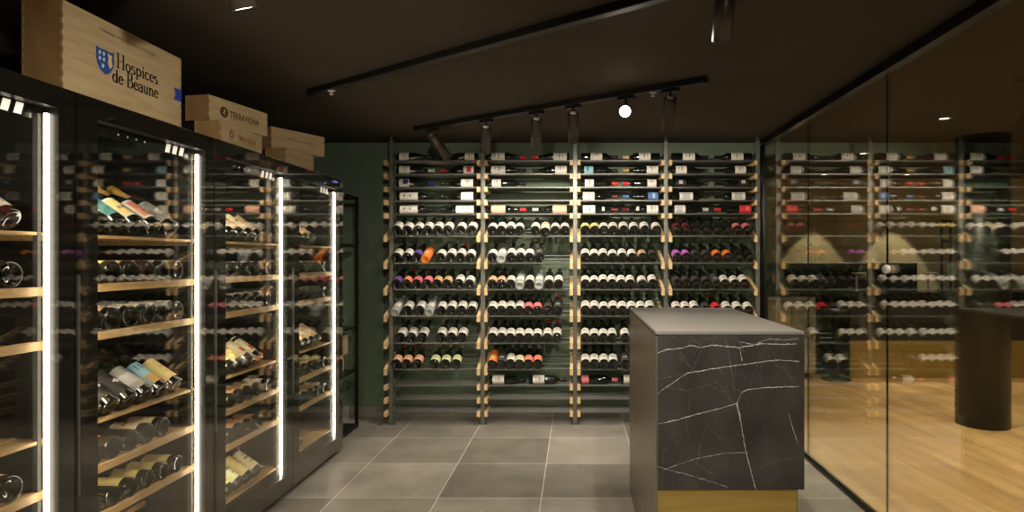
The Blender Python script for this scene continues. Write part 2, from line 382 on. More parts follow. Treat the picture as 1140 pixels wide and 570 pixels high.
# flat rows: (bay, row, side, type, label spec, capsule, words, glass)
def L(t, c, z0, z1, acc=None): return std_label(t, c, z0, z1, 100, acc)
two = ((0.081, 0.086, 100, 'dark', 0), (0.055, 0.07, 16, 'ink', 0), (0.098, 0.113, 16, 'ink', 0))
FL = [
 (0,1,'L','burg',L('burg','w',0.02,0.095),'black','grey crested label'), (0,1,'R','burg',L('burg','w',0.02,0.095),'black','white label'),
 (0,2,'L','burg',L('burg','w',0.02,0.105),'w','white label, white capsule'), (0,2,'R','burg',L('burg','w',0.025,0.105,((0.045,0.08,38,'red',0),)),'red','red square on label'),
 (0,3,'L','burg',L('burg','w',0.02,0.1,((0.05,0.09,36,'navy',0),)),'navy','blue square on label'), (0,3,'R','burg',L('burg','w',0.03,0.125,((0.06,0.085,26,'silver',0),)),'black','long white label'),
 (0,4,'L','bord',L('bord','w',0.025,0.165,two),'black','label in two halves'), (0,4,'R','burg',L('burg','w',0.03,0.125,((0.06,0.085,26,'silver',0),)),'black','long white label'),
 (0,5,'L','bord',L('bord','w',0.025,0.165,two),'black','label in two halves'), (0,5,'R','bord',L('bord','w',0.025,0.165,two),'black','label in two halves'),
 (1,1,'L','burg',L('burg','w',0.02,0.125),'red','wide label, red capsule'), (1,1,'R','burg',L('burg','w',0.02,0.125),'red','wide label, red capsule'),
 (1,2,'L','burg',L('burg','w',0.02,0.13),'black','wide label, black capsule'), (1,2,'R','burg',L('burg','w',0.02,0.11),'black','white label, black capsule'),
 (1,3,'L','bord',L('bord','w',0.025,0.095),'black','small white label'),
 (1,5,'L','burg',L('burg','rose',0.02,0.13,((0.035,0.115,55,'peach',0),)),'red','rose gold label, red capsule'), (1,5,'R','burg',L('burg','rose',0.02,0.13,((0.035,0.115,55,'peach',0),)),'silver','rose gold label, silver capsule'),
 (2,1,'L','bord',L('bord','w',0.075,0.165),'black','white label mid body'), (2,1,'R','bord',L('bord','w',0.075,0.165),'tan','white label, tan capsule'),
 (2,2,'L','bord',L('bord','paleblue',0.025,0.095,((0.045,0.06,30,'teal',0),)),'black','pale blue label'), (2,2,'R','burg',L('burg','w',0.015,0.105),'gold','white label, gold capsule'),
 (2,3,'L','bord',L('bord','w',0.03,0.1),'red','white label, red capsule'), (2,3,'R','bord',L('bord','w',0.03,0.1),'red','white label, red capsule'),
 (2,4,'L','burg',L('burg','w',0.015,0.105),'darkred','white label, dark red capsule'), (2,4,'R','burg',L('burg','blue',0.015,0.095,((0.04,0.06,40,'paleblue',0),)),'blue','blue label, blue capsule'),
 (2,5,'L','burg',L('burg','w',0.015,0.11,None),'darkred','white neck diamond'), (2,5,'R','burg',L('burg','w',0.015,0.105),'darkred','white neck diamond'),
 (3,1,'L','bord',L('bord','w',0.085,0.18),'black','white label mid body'), (3,1,'R','bord',L('bord','w',0.07,0.165),'black','white label mid body'),
 (3,2,'L','burg',L('burg','w',0.03,0.115),'black','white label'), (3,2,'R','burg',L('burg','w',0.05,0.135),'black','white label'),
 (3,3,'L','bord',L('bord','black',0.03,0.11,((0.055,0.085,26,'silver',0),)),'black','silver emblem label'), (3,3,'R','bord',L('bord','black',0.03,0.11,((0.055,0.085,26,'silver',0),)),'black','silver emblem label'),
 (3,4,'L','bord',L('bord','w',0.06,0.165,((0.08,0.14,40,'silver',0),)),'black','grey white label'), (3,4,'R','bord',L('bord','w',0.055,0.16,((0.08,0.14,40,'silver',0),)),'black','grey white label'),
 (3,5,'L','burg',L('burg','w',0.02,0.105,((0.035,0.08,40,'silver',10),)),'silver','silver neck band'), (3,5,'R','burg',L('burg','red',0.01,0.1,((0.03,0.05,40,'pink',0),)),'red','red label, red capsule'),
 (1,12,'L','bord',L('bord','w',0.03,0.12),'black','white label'), (1,12,'M','bord',L('bord','w',0.03,0.12),'black','white label'),
 (2,12,'L','bord',L('bord','pink',0.005,0.06),'pink','pink label'), (2,12,'M','bord',L('bord','w',0.02,0.1),'darkred','white label'), ]
for (bay, row, side, t, sp, cap, words) in FL:
    x0 = POSTX[bay]+0.046; x1 = POSTX[bay+1]-0.046; r = RAD[t]
    z = FLATZ[row]+0.0005+r; y = YFR+0.07
    lowest = row > 5
    if row <= 5: shelf = '%s flat shelf' % ORD[row-1]
    else: shelf = 'lower flat shelf'
    if side == 'R': base = (x1, y, z); ax = (-1, 0, 0)
    elif side == 'L': base = (x0, y, z); ax = (1, 0, 0)
    else: base = (x0+0.315, y, z); ax = (1, 0, 0)
    sd = {'L': 'left', 'R': 'right', 'M': 'middle'}[side]
    roll = random.uniform(-12, 12)
    up = Vector((0, -math.cos(math.radians(22+roll)), math.sin(math.radians(22+roll))))
    o = bottle(t, base, ax, up, sp, cap, 'dark bottle, %s, %s on %s, %s rack bay' % (words, sd, shelf, BAY[bay]), 'bottles lying sideways on the wall rack')
    if 'diamond' in words:
        bm = bmesh.new(); patch(bm, t, 0.165, 0.185, 0.6, 0.001); obj('neck_label', bm, lm('w'), o)

# slanted rows: slots in photo pixels, colours
def sl(o, sc, *items): return [(o+p/sc, c) for p, c in items]
def P(o, ps, cs, sc=4.75):
    cs = cs.split(); 
    if len(cs) == 1: cs = cs*len(ps)
    return [(o+p/sc, c) for p, c in zip(ps, cs)]
RX = lambda mpx: 641+143*(3.02-(mpx-641)/143)   # place seen only as a reflection in the glass wall
SL = {
 (0,6): P(420,[100,156,212,262,316,370,440,500],'w'),
 (0,7): P(420,[99,154,206,258,332,385,437,490],'w w purple ORANGE w w w:red w'),
 (0,8): P(420,[98,152,206,260,314,366,430,486],'purple coral:red pink pink tan tan w w'),
 (0,9): P(420,[98,156,222,276,335,388,443,498],'CLEAR w w CLEAR w w w w'),
 (0,10): P(420,[120,178,236,333,390,446],'w'),
 (0,11): P(420,[95,152,210,300,357,415],'peach:red peach:red peach:red lime:gold lime:gold lime:gold'),
 (1,6): P(530,[68,118,168,217,312,365,418,469],'w w w w w CREAM w w'),
 (1,7): P(530,[75,128,178,229,280,333],'w CLEAR w w w DARK'),
 (1,8): P(530,[72,130,182,232,282,333,385,436],'tan tan w CLEAR w CLEAR w w'),
 (1,9): P(530,[68,118,166,215,265,315,378,432],'w w w:black w:black pink pink dark DARK:red'),
 (1,10): P(530,[68,118,167,215,264,315,376,427],'w w w w w w w:red w:red'),
 (1,11): P(530,[65,114,166,217,271,325],'ORANGEL DARK w:green lime:green coral:w coral:w'),
 (2,6): P(635,[61,111,167,226,283,338,395,457],'yellow yellow w w w w w:red w'),
 (2,7): P(635,[65,118,172,224,276,328,382,437],'w w w w w w tan dark'),
 (2,8): P(635,[58,108,157,206,255,304,380,437],'w'),
 (2,9): P(635,[58,107,157,210,262,315,367,420],'w'),
 (2,10): P(635,[50,92,143,187,249,300,345,388],'w',4.07),
 (2,11): P(635,[50,93,148,193,250],'w w w w DARK',4.07),
 (3,6): P(735,[75,132,190,247,304,360,412,464],'darkred:red darkred:red black black black black pink:red pink:red'),
 (3,7): P(735,[75,132,190,247,304,360,420,476],'violet violet dark dark orange orange black black'),
 (3,8): P(735,[80,135,190,246,298,344,398,450],'dark dark dark dark DARK w w w'),
 (3,9): P(735,[75,131,187,245,300,358,415,470],'w w w dark red:red w w w'),
 (3,10): [(RX(966),'w'),(RX(954),'w'),(RX(942),'w'),(RX(906),'w')],
 (3,11): [(RX(938),'w'),(RX(925.6),'w')],
}
for (bay, row), items in SL.items():
    z = SLZ[row]; rn = ORD[row-6]; prevx = -9
    for i, (px, c) in enumerate(items):
        cap = 'black'
        if ':' in c: c, cap = c.split(':')
        t = 'burg' if (bay, row) in ((0,6),(0,10),(0,11),(2,9),(2,11),(1,7),(2,6),(3,6)) or c in ('CREAM',) else 'bord'
        gl = GL; yo = 0
        if c == 'CLEAR': gl = GLC; sp = std_label(t, 'w', 0.06, 0.12, 50); cap = 'silver'; words = 'clear glass pale-labelled bottle'; yo = -0.022
        elif c == 'ORANGE': gl = GLO; t = 'bord'; sp = std_label(t, 'orange', 0.02, 0.13, 110, ((0.05, 0.09, 30, 'peach', 0),)); cap = 'orange'; words = 'bright orange bottle'; yo = -0.025
        elif c == 'ORANGEL': sp = std_label(t, 'orange', 0.02, 0.18, 110, ((0.05, 0.09, 30, 'tan', 0),)); cap = 'darkred'; words = 'orange wrapped dark bottle'
        elif c == 'CREAM': sp = std_label(t, 'cream', 0.01, 0.19, 120); cap = 'cream'; words = 'cream paper wrapped bottle'; yo = -0.02
        elif c == 'DARK': sp = std_label(t, 'dark', 0.02, 0.17, 110, ((0.06, 0.08, 30, 'grey', 0),)); words = 'dark grey wrapped bottle'; yo = -0.015 if (bay, row) == (3, 8) else 0
        else:
            a = random.choice([(0.03, 0.115), (0.035, 0.125), (0.03, 0.105)]) if c in ('w', 'cream') else (0.03, 0.1)
            sp = std_label(t, c, a[0], a[1], 105)
            words = '%s labelled dark bottle' % cname(c)
        r = RAD[t]
        x = (px-PX0)*4.785/F
        lo = POSTX[bay]+(0.044 if bay else 0.021)+r; hi = POSTX[bay+1]-0.032-r-0.012
        x = min(max(x, lo, prevx), hi); prevx = x+2*r+0.001
        base = Vector((x, YFR-0.012+yo, z+0.003+yo*math.tan(TH)+0.0)) + UP*r
        tilt = random.uniform(-0.006, 0.006)
        bottle(t, base, AX+Vector((tilt, 0, 0)), UP, sp, cap,
               '%s, %s from left, %s slanted shelf, %s rack bay' % (words, ORD[i], rn, BAY[bay]), 'bottles on the slanted shelves of the wall rack', gl)

# ------------------------------------------------------------ wine coolers
XD = -1.565; CY = [1.20, 1.945, 2.69, 3.43, 4.17]; CZ = 1.825
CN_ = ['nearest', 'second', 'third', 'farthest']
XS = XD-0.085    # front edge of bottle bases
RAILS = [('d', 1.375), ('r', 1.20), ('r', 1.035), ('d', 0.742), ('r', 0.58), ('r', 0.412), ('d', 0.16)]
cm_cache = {}
def build_cooler(i):
    y0 = CY[i]+0.004; y1 = CY[i+1]-0.004; W = y1-y0
    t = thing('wine_cooler', '%s black glass-door wine cooler on the left, counted from the camera' % CN_[i], 'wine cooler', (XD, y0, 0), 0, 'glass-door wine coolers')
    if 'body' not in cm_cache:
        # local: x<0 into the cooler, y along the row
        bm = bmesh.new()
        bx(bm, (-0.72, 0, 0.05), (-0.045, 0.022, CZ)); bx(bm, (-0.72, W-0.022, 0.05), (-0.045, W, CZ))
        bx(bm, (-0.72, 0.022, CZ-0.05), (-0.045, W-0.022, CZ)); bx(bm, (-0.72, 0.022, 0.05), (-0.045, W-0.022, 0.10))
        cm_cache['body'] = mesh('body', bm, M_frame)
        bm = bmesh.new(); bx(bm, (-0.72, 0.022, 0.10), (-0.70, W-0.022, CZ-0.05))
        bx(bm, (-0.70, 0.0225, 0.10), (-0.08, 0.0265, CZ-0.05)); bx(bm, (-0.70, W-0.0265, 0.10), (-0.08, W-0.0225, CZ-0.05))
        cm_cache['liner'] = mesh('liner', bm, M_inner)
        bm = bmesh.new(); bx(bm, (-0.70, 0.03, 0.0), (-0.045, W-0.03, 0.05)); cm_cache['plinth'] = mesh('plinth', bm, M_frame)
        bm = bmesh.new(); fl, fr, ft, fb = 0.088, 0.058, 0.065, 0.085
        bx(bm, (-0.043, 0, 0.035), (-0.008, fl, CZ-0.002)); bx(bm, (-0.043, W-fr, 0.035), (-0.008, W, CZ-0.002))
        bx(bm, (-0.043, fl, 0.035), (-0.008, W-fr, 0.035+fb)); bx(bm, (-0.043, fl, CZ-0.002-ft), (-0.008, W-fr, CZ-0.002))
        cm_cache['door'] = mesh('door', bm, M_frame)
        bm = bmesh.new(); bx(bm, (-0.0075, 0.001, 0.036), (0.0, W-0.001, CZ-0.003)); cm_cache['pane'] = mesh('glass_pane', bm, M_door)
        bm = bmesh.new(); bx(bm, (-0.0435, W-fr-0.013, 0.10), (-0.034, W-fr-0.003, CZ-0.085)); cm_cache['led'] = mesh('led_strip', bm, M_led)
        bm = bmesh.new(); bx(bm, (-0.062, fl-0.03, 0.12), (-0.046, fl-0.01, CZ-0.09)); cm_cache['led2'] = mesh('led_strip', bm, M_fill_led)  # strip hidden behind the door frame, added to light the bottles
        bm = bmesh.new(); bx(bm, (-0.075, W-fr-0.014, 0.10), (-0.06, W-fr-0.002, CZ-0.085)); cm_cache['trim'] = mesh('inner_trim', bm, mat('grey_gasket', srgb(70, 72, 70), 0.5))  # grey bar imitating the strip's reflection on the inner side
        # control panel under the top, sloping back
        bm = bmesh.new(); prism(bm, [(-0.06, fl+0.005, 1.72), (-0.06, fl+0.005, 1.76), (-0.16, fl+0.005, 1.76), (-0.16, fl+0.005, 1.745)], (0, W-fl-fr-0.04, 0))
        cm_cache['panel'] = mesh('control_panel', bm, M_blackgloss)
        bm = bmesh.new()
        for k in range(3):
            yy = W-fr-0.18+0.042*k; prism(bm, [(-0.0585, yy, 1.723), (-0.0585, yy+0.024, 1.723), (-0.0585, yy+0.034, 1.757), (-0.0585, yy+0.01, 1.757)], (-0.001, 0, 0))
        cm_cache['plamp'] = mesh('panel_lamp', bm, mat('panel_lamp', (1, 1, 1, 1), 0.5, emit=(1, 0.9, 0.72, 1), estr=0.42))
        bm = bmesh.new()
        for k in range(4):
            lathe(bm, [(0, 0), (0.0035, 0), (0.0035, 0.001), (0, 0.001)], 10, axis_mtx((-0.0595, fl+0.16+0.045*k, 1.740), (1, 0, 0)))
        cm_cache['icons'] = mesh('indicator', bm, M_icon)
        bm = bmesh.new(); bx(bm, (-0.012, 0.0, 0.55), (0.0, 0.006, 1.25)); cm_cache['handle'] = mesh('edge_pull', bm, M_alu)
        for k, zoff in (('r', 0), ('d', 0)):
            bm = bmesh.new()
            if k == 'r': bx(bm, (-0.079, 0.03, -0.013), (-0.06, W-0.03, 0.014), 0, 0.001)
            else: bx(bm, (-0.085, 0.03, -0.004), (-0.062, W-0.03, 0.006), 0, 0.001)
            cm_cache['rail_'+k] = mesh('front_rail', bm, M_rail)
            bm = bmesh.new()
            for q in range(3):
                xx = -0.16-0.22*q
                if k == 'r': bx(bm, (xx-0.02, 0.03, -0.02), (xx, W-0.03, -0.003))
                else: bx(bm, (xx-0.02, 0.03, -0.004), (xx, W-0.03, 0.004))
            if k == 'd':
                bx(bm, (-0.30, 0.03, -0.004), (-0.085, W-0.03, 0.0015))
                bx(bm, (-0.285, 0.04, 0.085), (-0.275, W-0.04, 0.108))
            bx(bm, (-0.62, 0.028, -0.02), (-0.079, 0.04, -0.004)); bx(bm, (-0.62, W-0.04, -0.02), (-0.079, W-0.028, -0.004))
            cm_cache['slats_'+k] = mesh('slats', bm, M_rail)
    for n, k in (('body', 'body'), ('liner', 'liner'), ('plinth', 'plinth'), ('door', 'door'), ('led_strip', 'led'), ('led_strip', 'led2'), ('inner_trim', 'trim'), ('control_panel', 'panel')):  # the second led_strip is the added, unseen one
        o = obj(n, cm_cache[k], None, t)
        if k == 'door': obj('glass_pane', cm_cache['pane'], None, o); obj('edge_pull', cm_cache['handle'], None, o)
        if k == 'panel': obj('panel_lamp', cm_cache['plamp'], None, o); obj('indicator', cm_cache['icons'], None, o)
    if i == 3:
        bm = bmesh.new(); bx(bm, (0.0002, 0.56, CZ-0.028), (0.001, 0.63, CZ-0.018)); o = obj('display', bm, M_screen, t); o['label'] = 'small violet lit display'
    for k, z in RAILS:
        s = bpy.data.objects.new('shelf', None); C.objects.link(s); s.parent = t; s.location = (0, 0, z)
        obj('front_rail', cm_cache['rail_'+k], None, s); obj('slats', cm_cache['slats_'+k], None, s)
    return t
for i in range(4): build_cooler(i)

# bottles in the coolers: (cooler, shelf index) -> colours, far slot last
FR = {
 (0,0): 'd', (0,1): 'd',
}
flower = ((0.075, 0.095, 8, 'w', 0), (0.081, 0.089, 22, 'w', 0))
CB = {
 (0,0): [(2,'cream'),(3,'tan'),(4,'w:red'),(5,'RB')],
 (0,1): [(2,'cream'),(3,'cream'),(4,'cream'),(5,'cream')],
 (0,2): [(2,'w'),(3,'w')],
 (0,3): [(2,'tan'),(3,'cream'),(4,'pink')],
 (0,4): [(2,'cream'),(3,'cream'),(4,'cream'),(5,'cream')],
 (1,0): [(0.3,'cream'),(1.3,'teal'),(2.3,'YL'),(3.4,'CO'),(4.6,'grey')],
 (1,1): [(0,'yellow'),(1,'yellow'),(2,'tan'),(3,'BR'),(4,'cream'),(5,'cream')],
 (1,2): [(0,'cream'),(1,'tan'),(2,'w'),(3,'cream'),(4,'w'),(5,'cream')],
 (1,3): [(0,'FL'),(1,'FL'),(2,'FL'),(3,'GB'),(4,'BY'),(5,'yellow')],
 (1,4): [(0,'dark'),(1,'OR'),(2,'NONE'),(3,'cream'),(4,'cream')],
 (1,5): [(0,'NONE'),(1,'NONE'),(2,'yellow'),(3,'yellow'),(4,'yellow'),(5,'yellow')],
 (2,0): [(0,'cream'),(1,'w'),(2,'tan'),(3,'cream'),(4,'tan')],
 (2,1): [(0,'cream'),(1,'cream'),(2,'w'),(3,'tan'),(4,'w'),(5,'tan')],
 (2,2): [(0,'yellow'),(1,'yellow'),(2,'w'),(3,'w'),(4,'cream'),(5,'w')],
 (2,3): [(0,'yellow'),(1,'yellow'),(2,'yellow'),(3,'SEAL'),(4,'SEAL')],
 (2,4): [(0,'yellow'),(1,'cream'),(2,'tan'),(3,'tan'),(4,'cream'),(5,'cream')],
 (2,5): [(0,'peach'),(1,'peach'),(2,'peach'),(3,'tan'),(4,'peach')],
 (2,6): [(0,'yellow'),(1,'yellow'),(2,'lime'),(3,'yellow'),(4,'cream')],
 (3,0): [(0,'tan'),(1,'peach'),(2,'tan'),(3,'tan')],
 (3,1): [(0,'cream'),(1,'yellow'),(2,'cream'),(3,'cream'),(4,'cream'),(5,'w')],
 (3,2): [(0,'yellow'),(1,'tan'),(2,'cream'),(3,'yellow'),(4,'w'),(5,'cream')],
 (3,3): [(0,'peach'),(1,'tan'),(2,'peach'),(3,'cream'),(4,'tan')],
 (3,4): [(0,'tan'),(1,'peach'),(2,'tan'),(3,'cream'),(4,'tan'),(5,'tan')],
 (3,5): [(0,'yellow'),(1,'tan'),(2,'cream'),(3,'tan'),(4,'tan'),(5,'cream')],
 (3,6): [(0,'cream'),(1,'tan')],
}
SN = ['top shelf', 'second shelf', 'third shelf', 'fourth shelf', 'fifth shelf', 'sixth shelf', 'bottom shelf']
for (ci, si), items in CB.items():
    kind, z = RAILS[si]; ys = CY[ci]+0.004+0.088
    for j, (slot, c) in enumerate(items):
        gl = GL; cap = 'black'; t = 'champ' if (ci, si) in ((1,0),(1,1),(1,2),(0,1),(0,4),(2,2),(1,4)) else ('burg' if (ci+si) % 2 else 'bord')
        words = '%s labelled dark bottle' % cname(c.split(':')[0])
        if c == 'RB': sp = std_label(t, 'w', 0.03, 0.14, 100, ((0.045, 0.065, 100, 'darkred', 0), (0.085, 0.1, 60, 'navy', 0), (0.11, 0.12, 80, 'tan', 0))); words = 'red, blue and white labelled bottle'
        elif c == 'YL': sp = std_label(t, 'w', 0.03, 0.14, 60, ((0.04, 0.13, 45, 'yellow', 0), (0.075, 0.09, 30, 'ink', 0))); cap = 'gold'; words = 'gold foiled bottle, round yellow label'
        elif c == 'CO': sp = std_label(t, 'w', 0.03, 0.14, 60, ((0.04, 0.13, 45, 'coral', 0), (0.075, 0.09, 30, 'peach', 0))); cap = 'gold'; words = 'gold foiled bottle, round coral label'
        elif c == 'FL': sp = std_label(t, 'black', 0.03, 0.15, 80, ((0.03, 0.032, 80, 'gold', 0), (0.148, 0.15, 80, 'gold', 0))+flower); words = 'black bottle, white flower emblem'
        elif c == 'GB': sp = std_label(t, 'grey', 0.03, 0.15, 95, ((0.06, 0.11, 50, 'silver', -30), (0.04, 0.06, 40, 'tan', 20))); words = 'grey and beige picture-labelled bottle'
        elif c == 'BY': sp = std_label(t, 'paleblue', 0.03, 0.15, 95, ((0.03, 0.075, 60, 'gold', 10), (0.11, 0.14, 90, 'blue', 0))); words = 'blue and yellow picture-labelled bottle'
        elif c == 'BR': gl = GLB; sp = std_label(t, 'tan'); words = 'brown bottle with tan label'
        elif c == 'OR': sp = std_label(t, 'orange', 0.05, 0.16, 70, ((0.07, 0.09, 30, 'darkred', 0), (0.11, 0.125, 40, 'darkred', 0))); words = 'orange labelled dark bottle'
        elif c == 'NONE': sp = None; words = 'plain dark bottle'
        elif c == 'SEAL': sp = std_label(t, 'cream', 0.04, 0.17, 80, ((0.055, 0.085, 26, 'red', 0),)); words = 'cream labelled bottle, red seal'
        else:
            if ':' in c: c, cap = c.split(':')
            sp = std_label(t, c, 0.03, 0.15 if kind == 'd' else 0.13, 85)
            if si == 0 and ci == 1: cap = 'gold'
            if si == 0 and ci == 2: cap = 'cream'
        r = RAD[t]
        y = ys+0.062+slot*0.0872 if kind == 'r' else ys+0.06+slot*0.0882
        if kind == 'r':
            th = math.radians(2.5); base = Vector((XD-0.083, y, z+0.014)); pr = 0.0
            th = math.radians(0.0); base = Vector((XD-0.064, y, z+0.0145))
        else:
            th = math.radians(34); base = Vector((XD-0.092, y, z+0.0065))
        ax = Vector((-math.cos(th), 0, math.sin(th))); up = Vector((math.sin(th), 0, math.cos(th)))
        base = base + up*r - (ax*0 if kind == 'r' else ax*0.0)
        if kind == 'd': base = Vector((XD-0.092, y, z+0.0075)) + Vector((-math.sin(th), 0, 0))*0 + up*r
        rl = random.uniform(-0.12, 0.12)
        up2 = (up + Vector((0, rl, 0))).normalized()
        pos = '%s from the camera' % ORD[j]
        bottle(t, base, ax, up2, sp, cap, '%s, %s, %s, %s cooler' % (words, pos, SN[si], CN_[ci]), 'bottles in the glass coolers', gl)

# ------------------------------------------------------------ wooden wine crates
def arc(cx, cy, rx, ry, a0, a1, n=14):
    return [(cx+rx*math.cos(math.radians(a0+(a1-a0)*i/n)), cy+ry*math.sin(math.radians(a0+(a1-a0)*i/n))) for i in range(n+1)]
GLY = {
 'H': (0.86, [[(0.16, 0), (0.16, 1)], [(0.68, 0), (0.68, 1)], [(0.16, 0.52), (0.68, 0.52)]], [(0.02, 0.30, 0), (0.02, 0.30, 1), (0.54, 0.82, 0), (0.54, 0.82, 1)]),
 'o': (0.58, [arc(0.28, 0.31, 0.21, 0.31, 0, 360)], []),
 's': (0.46, [arc(0.22, 0.47, 0.14, 0.15, 40, 250, 8)+[(0.22, 0.32)]+arc(0.22, 0.15, 0.16, 0.16, 80, -140, 8)], []),
 'p': (0.64, [[(0.15, 0.6), (0.15, -0.3)], arc(0.35, 0.31, 0.2, 0.3, 150, -150)], [(0.04, 0.27, -0.3), (0.03, 0.15, 0.6)]),
 'i': (0.32, [[(0.16, 0), (0.16, 0.62)], [(0.16, 0.82), (0.16, 0.94)]], [(0.05, 0.28, 0), (0.04, 0.16, 0.61)]),
 'c': (0.50, [arc(0.28, 0.31, 0.2, 0.31, 45, 320)], []),
 'e': (0.54, [arc(0.28, 0.31, 0.2, 0.31, 5, 320), [(0.09, 0.36), (0.47, 0.36)]], []),
 'd': (0.64, [[(0.48, 0), (0.48, 1.0)], arc(0.28, 0.31, 0.2, 0.3, 30, 330)], [(0.48, 0.6, 0.02), (0.36, 0.48, 0.99)]),
 'B': (0.76, [[(0.17, 0), (0.17, 1)], [(0.17, 1), (0.38, 1)]+arc(0.38, 0.77, 0.2, 0.23, 90, -90)+[(0.17, 0.54)], [(0.38, 0.54)]+arc(0.4, 0.27, 0.26, 0.27, 90, -90)+[(0.17, 0)]], [(0.03, 0.17, 0), (0.03, 0.17, 1)]),
 'a': (0.54, [arc(0.24, 0.18, 0.16, 0.18, 60, 330), arc(0.25, 0.44, 0.17, 0.18, 0, 150), [(0.42, 0), (0.42, 0.44)]], [(0.42, 0.52, 0.02)]),
 'u': (0.66, [[(0.15, 0.62), (0.15, 0.2)]+arc(0.31, 0.2, 0.16, 0.18, 180, 330), [(0.48, 0.62), (0.48, 0)]], [(0.03, 0.15, 0.61), (0.37, 0.48, 0.61), (0.48, 0.59, 0.02)]),
 'n': (0.66, [[(0.15, 0), (0.15, 0.62)], arc(0.32, 0.42, 0.16, 0.19, 165, 0)+[(0.48, 0)]], [(0.04, 0.26, 0), (0.37, 0.59, 0), (0.03, 0.15, 0.61)]),
 ' ': (0.34, [], []),
}
def ribbon(bm, pts, wf, mi=0, fr=lambda u, v: (u, v, 0)):
    for (a, b), (c, d) in zip(pts, pts[1:]):
        L_ = math.hypot(c-a, d-b)
        if L_ < 1e-9: continue
        w_ = wf(a, b, c, d)/2; nx, ny = -(d-b)/L_*w_, (c-a)/L_*w_; ex, ey = (c-a)/L_*w_*0.35, (d-b)/L_*w_*0.35
        poly(bm, [fr(a-ex+nx, b-ey+ny), fr(c+ex+nx, d+ey+ny), fr(c+ex-nx, d+ey-ny), fr(a-ex-nx, b-ey-ny)], mi)
def serif_text(bm, s, u0, v0, width, cap, fr, mi=0):
    adv = sum(GLY[c][0] for c in s)
    kx = width/adv; x = u0
    for c in s:
        a, st, se = GLY[c]
        k = cap*(1.0)
        h = cap if c.isupper() else cap*0.86
        for pl in st:
            pts = [(x+p[0]*kx, v0+p[1]*h) for p in pl]
            def wf(a_, b_, c_, d_):
                L_ = math.hypot(c_-a_, d_-b_); t = abs(d_-b_)/L_; return cap*(0.055+0.095*t)
            ribbon(bm, pts, wf, mi, fr)
        for (s0, s1, y) in se: ribbon(bm, [(x+s0*kx, v0+y*h), (x+s1*kx, v0+y*h)], lambda *q: cap*0.055, mi, fr)
        x += a*kx
def font_mesh(body, size, width, spacing=1.0, bold=0.0):
    cu = bpy.data.curves.new('text', 'FONT'); cu.body = body; cu.size = size; cu.space_character = spacing; cu.offset = bold
    cu.resolution_u = 3
    o = bpy.data.objects.new('text', cu); C.objects.link(o); bpy.context.view_layer.update()
    dg = bpy.context.evaluated_depsgraph_get(); me = bpy.data.meshes.new_from_object(o.evaluated_get(dg))
    bpy.data.objects.remove(o)
    xs = [v.co.x for v in me.vertices]; k = width/(max(xs)-min(xs)); x0 = min(xs)
    for v in me.vertices: v.co.x = (v.co.x-x0)*k
    return me
def text_obj(name, body, cap, width, u, v, fr3, m, parent, spacing=1.0, bold=0.0):
    me = font_mesh(body, cap/0.70, width, spacing, bold)
    for vx in me.vertices: vx.co = Vector(fr3(u+vx.co.x, v+vx.co.y))
    me.materials.clear(); me.materials.append(m)
    return obj(name, me, None, parent)
def make_crate(label, corner, ang, length, depth, height, side_text_builder):
    """corner = bottom corner of the long printed face nearest the camera; the long face runs along local +Y, the crate lies to local -X"""
    t = thing('wine_crate', label, 'crate', corner, ang, 'wooden wine crates on top of the coolers')
    th = 0.008
    bm = bmesh.new()
    bx(bm, (-th, 0, 0), (0, length, height)); bx(bm, (-depth, 0, 0), (-depth+th, length, height))
    obj('long_panel', bm, M_pine, t)
    for yy in (0, length-th):
        bm = bmesh.new(); bx(bm, (-depth+th, yy, 0), (-th, yy+th, height))
        n = max(4, int(height/0.018)); k = height/n
        for q in range(0, n, 2):   # finger joints
            y_a = yy-0.0006 if yy == 0 else yy
            bx(bm, (-th, y_a, q*k), (0.0006, y_a+th*0.55+0.0006, (q+1)*k)); bx(bm, (-depth-0.0006, y_a, q*k), (-depth+th, y_a+th*0.55+0.0006, (q+1)*k))
        obj('end_panel', bm, M_pine2, t)
    bm = bmesh.new(); bx(bm, (-depth+th, th, 0.0), (-th, length-th, 0.006)); obj('base_panel', bm, M_pine, t)
    bm = bmesh.new(); bx(bm, (-depth+th, th, height-0.006), (-th, length-th, height-0.0005)); obj('lid', bm, M_pine, t)
    side_text_builder(t, length, height)
    return t
fr3 = lambda u, v: (0.0010, u, v)
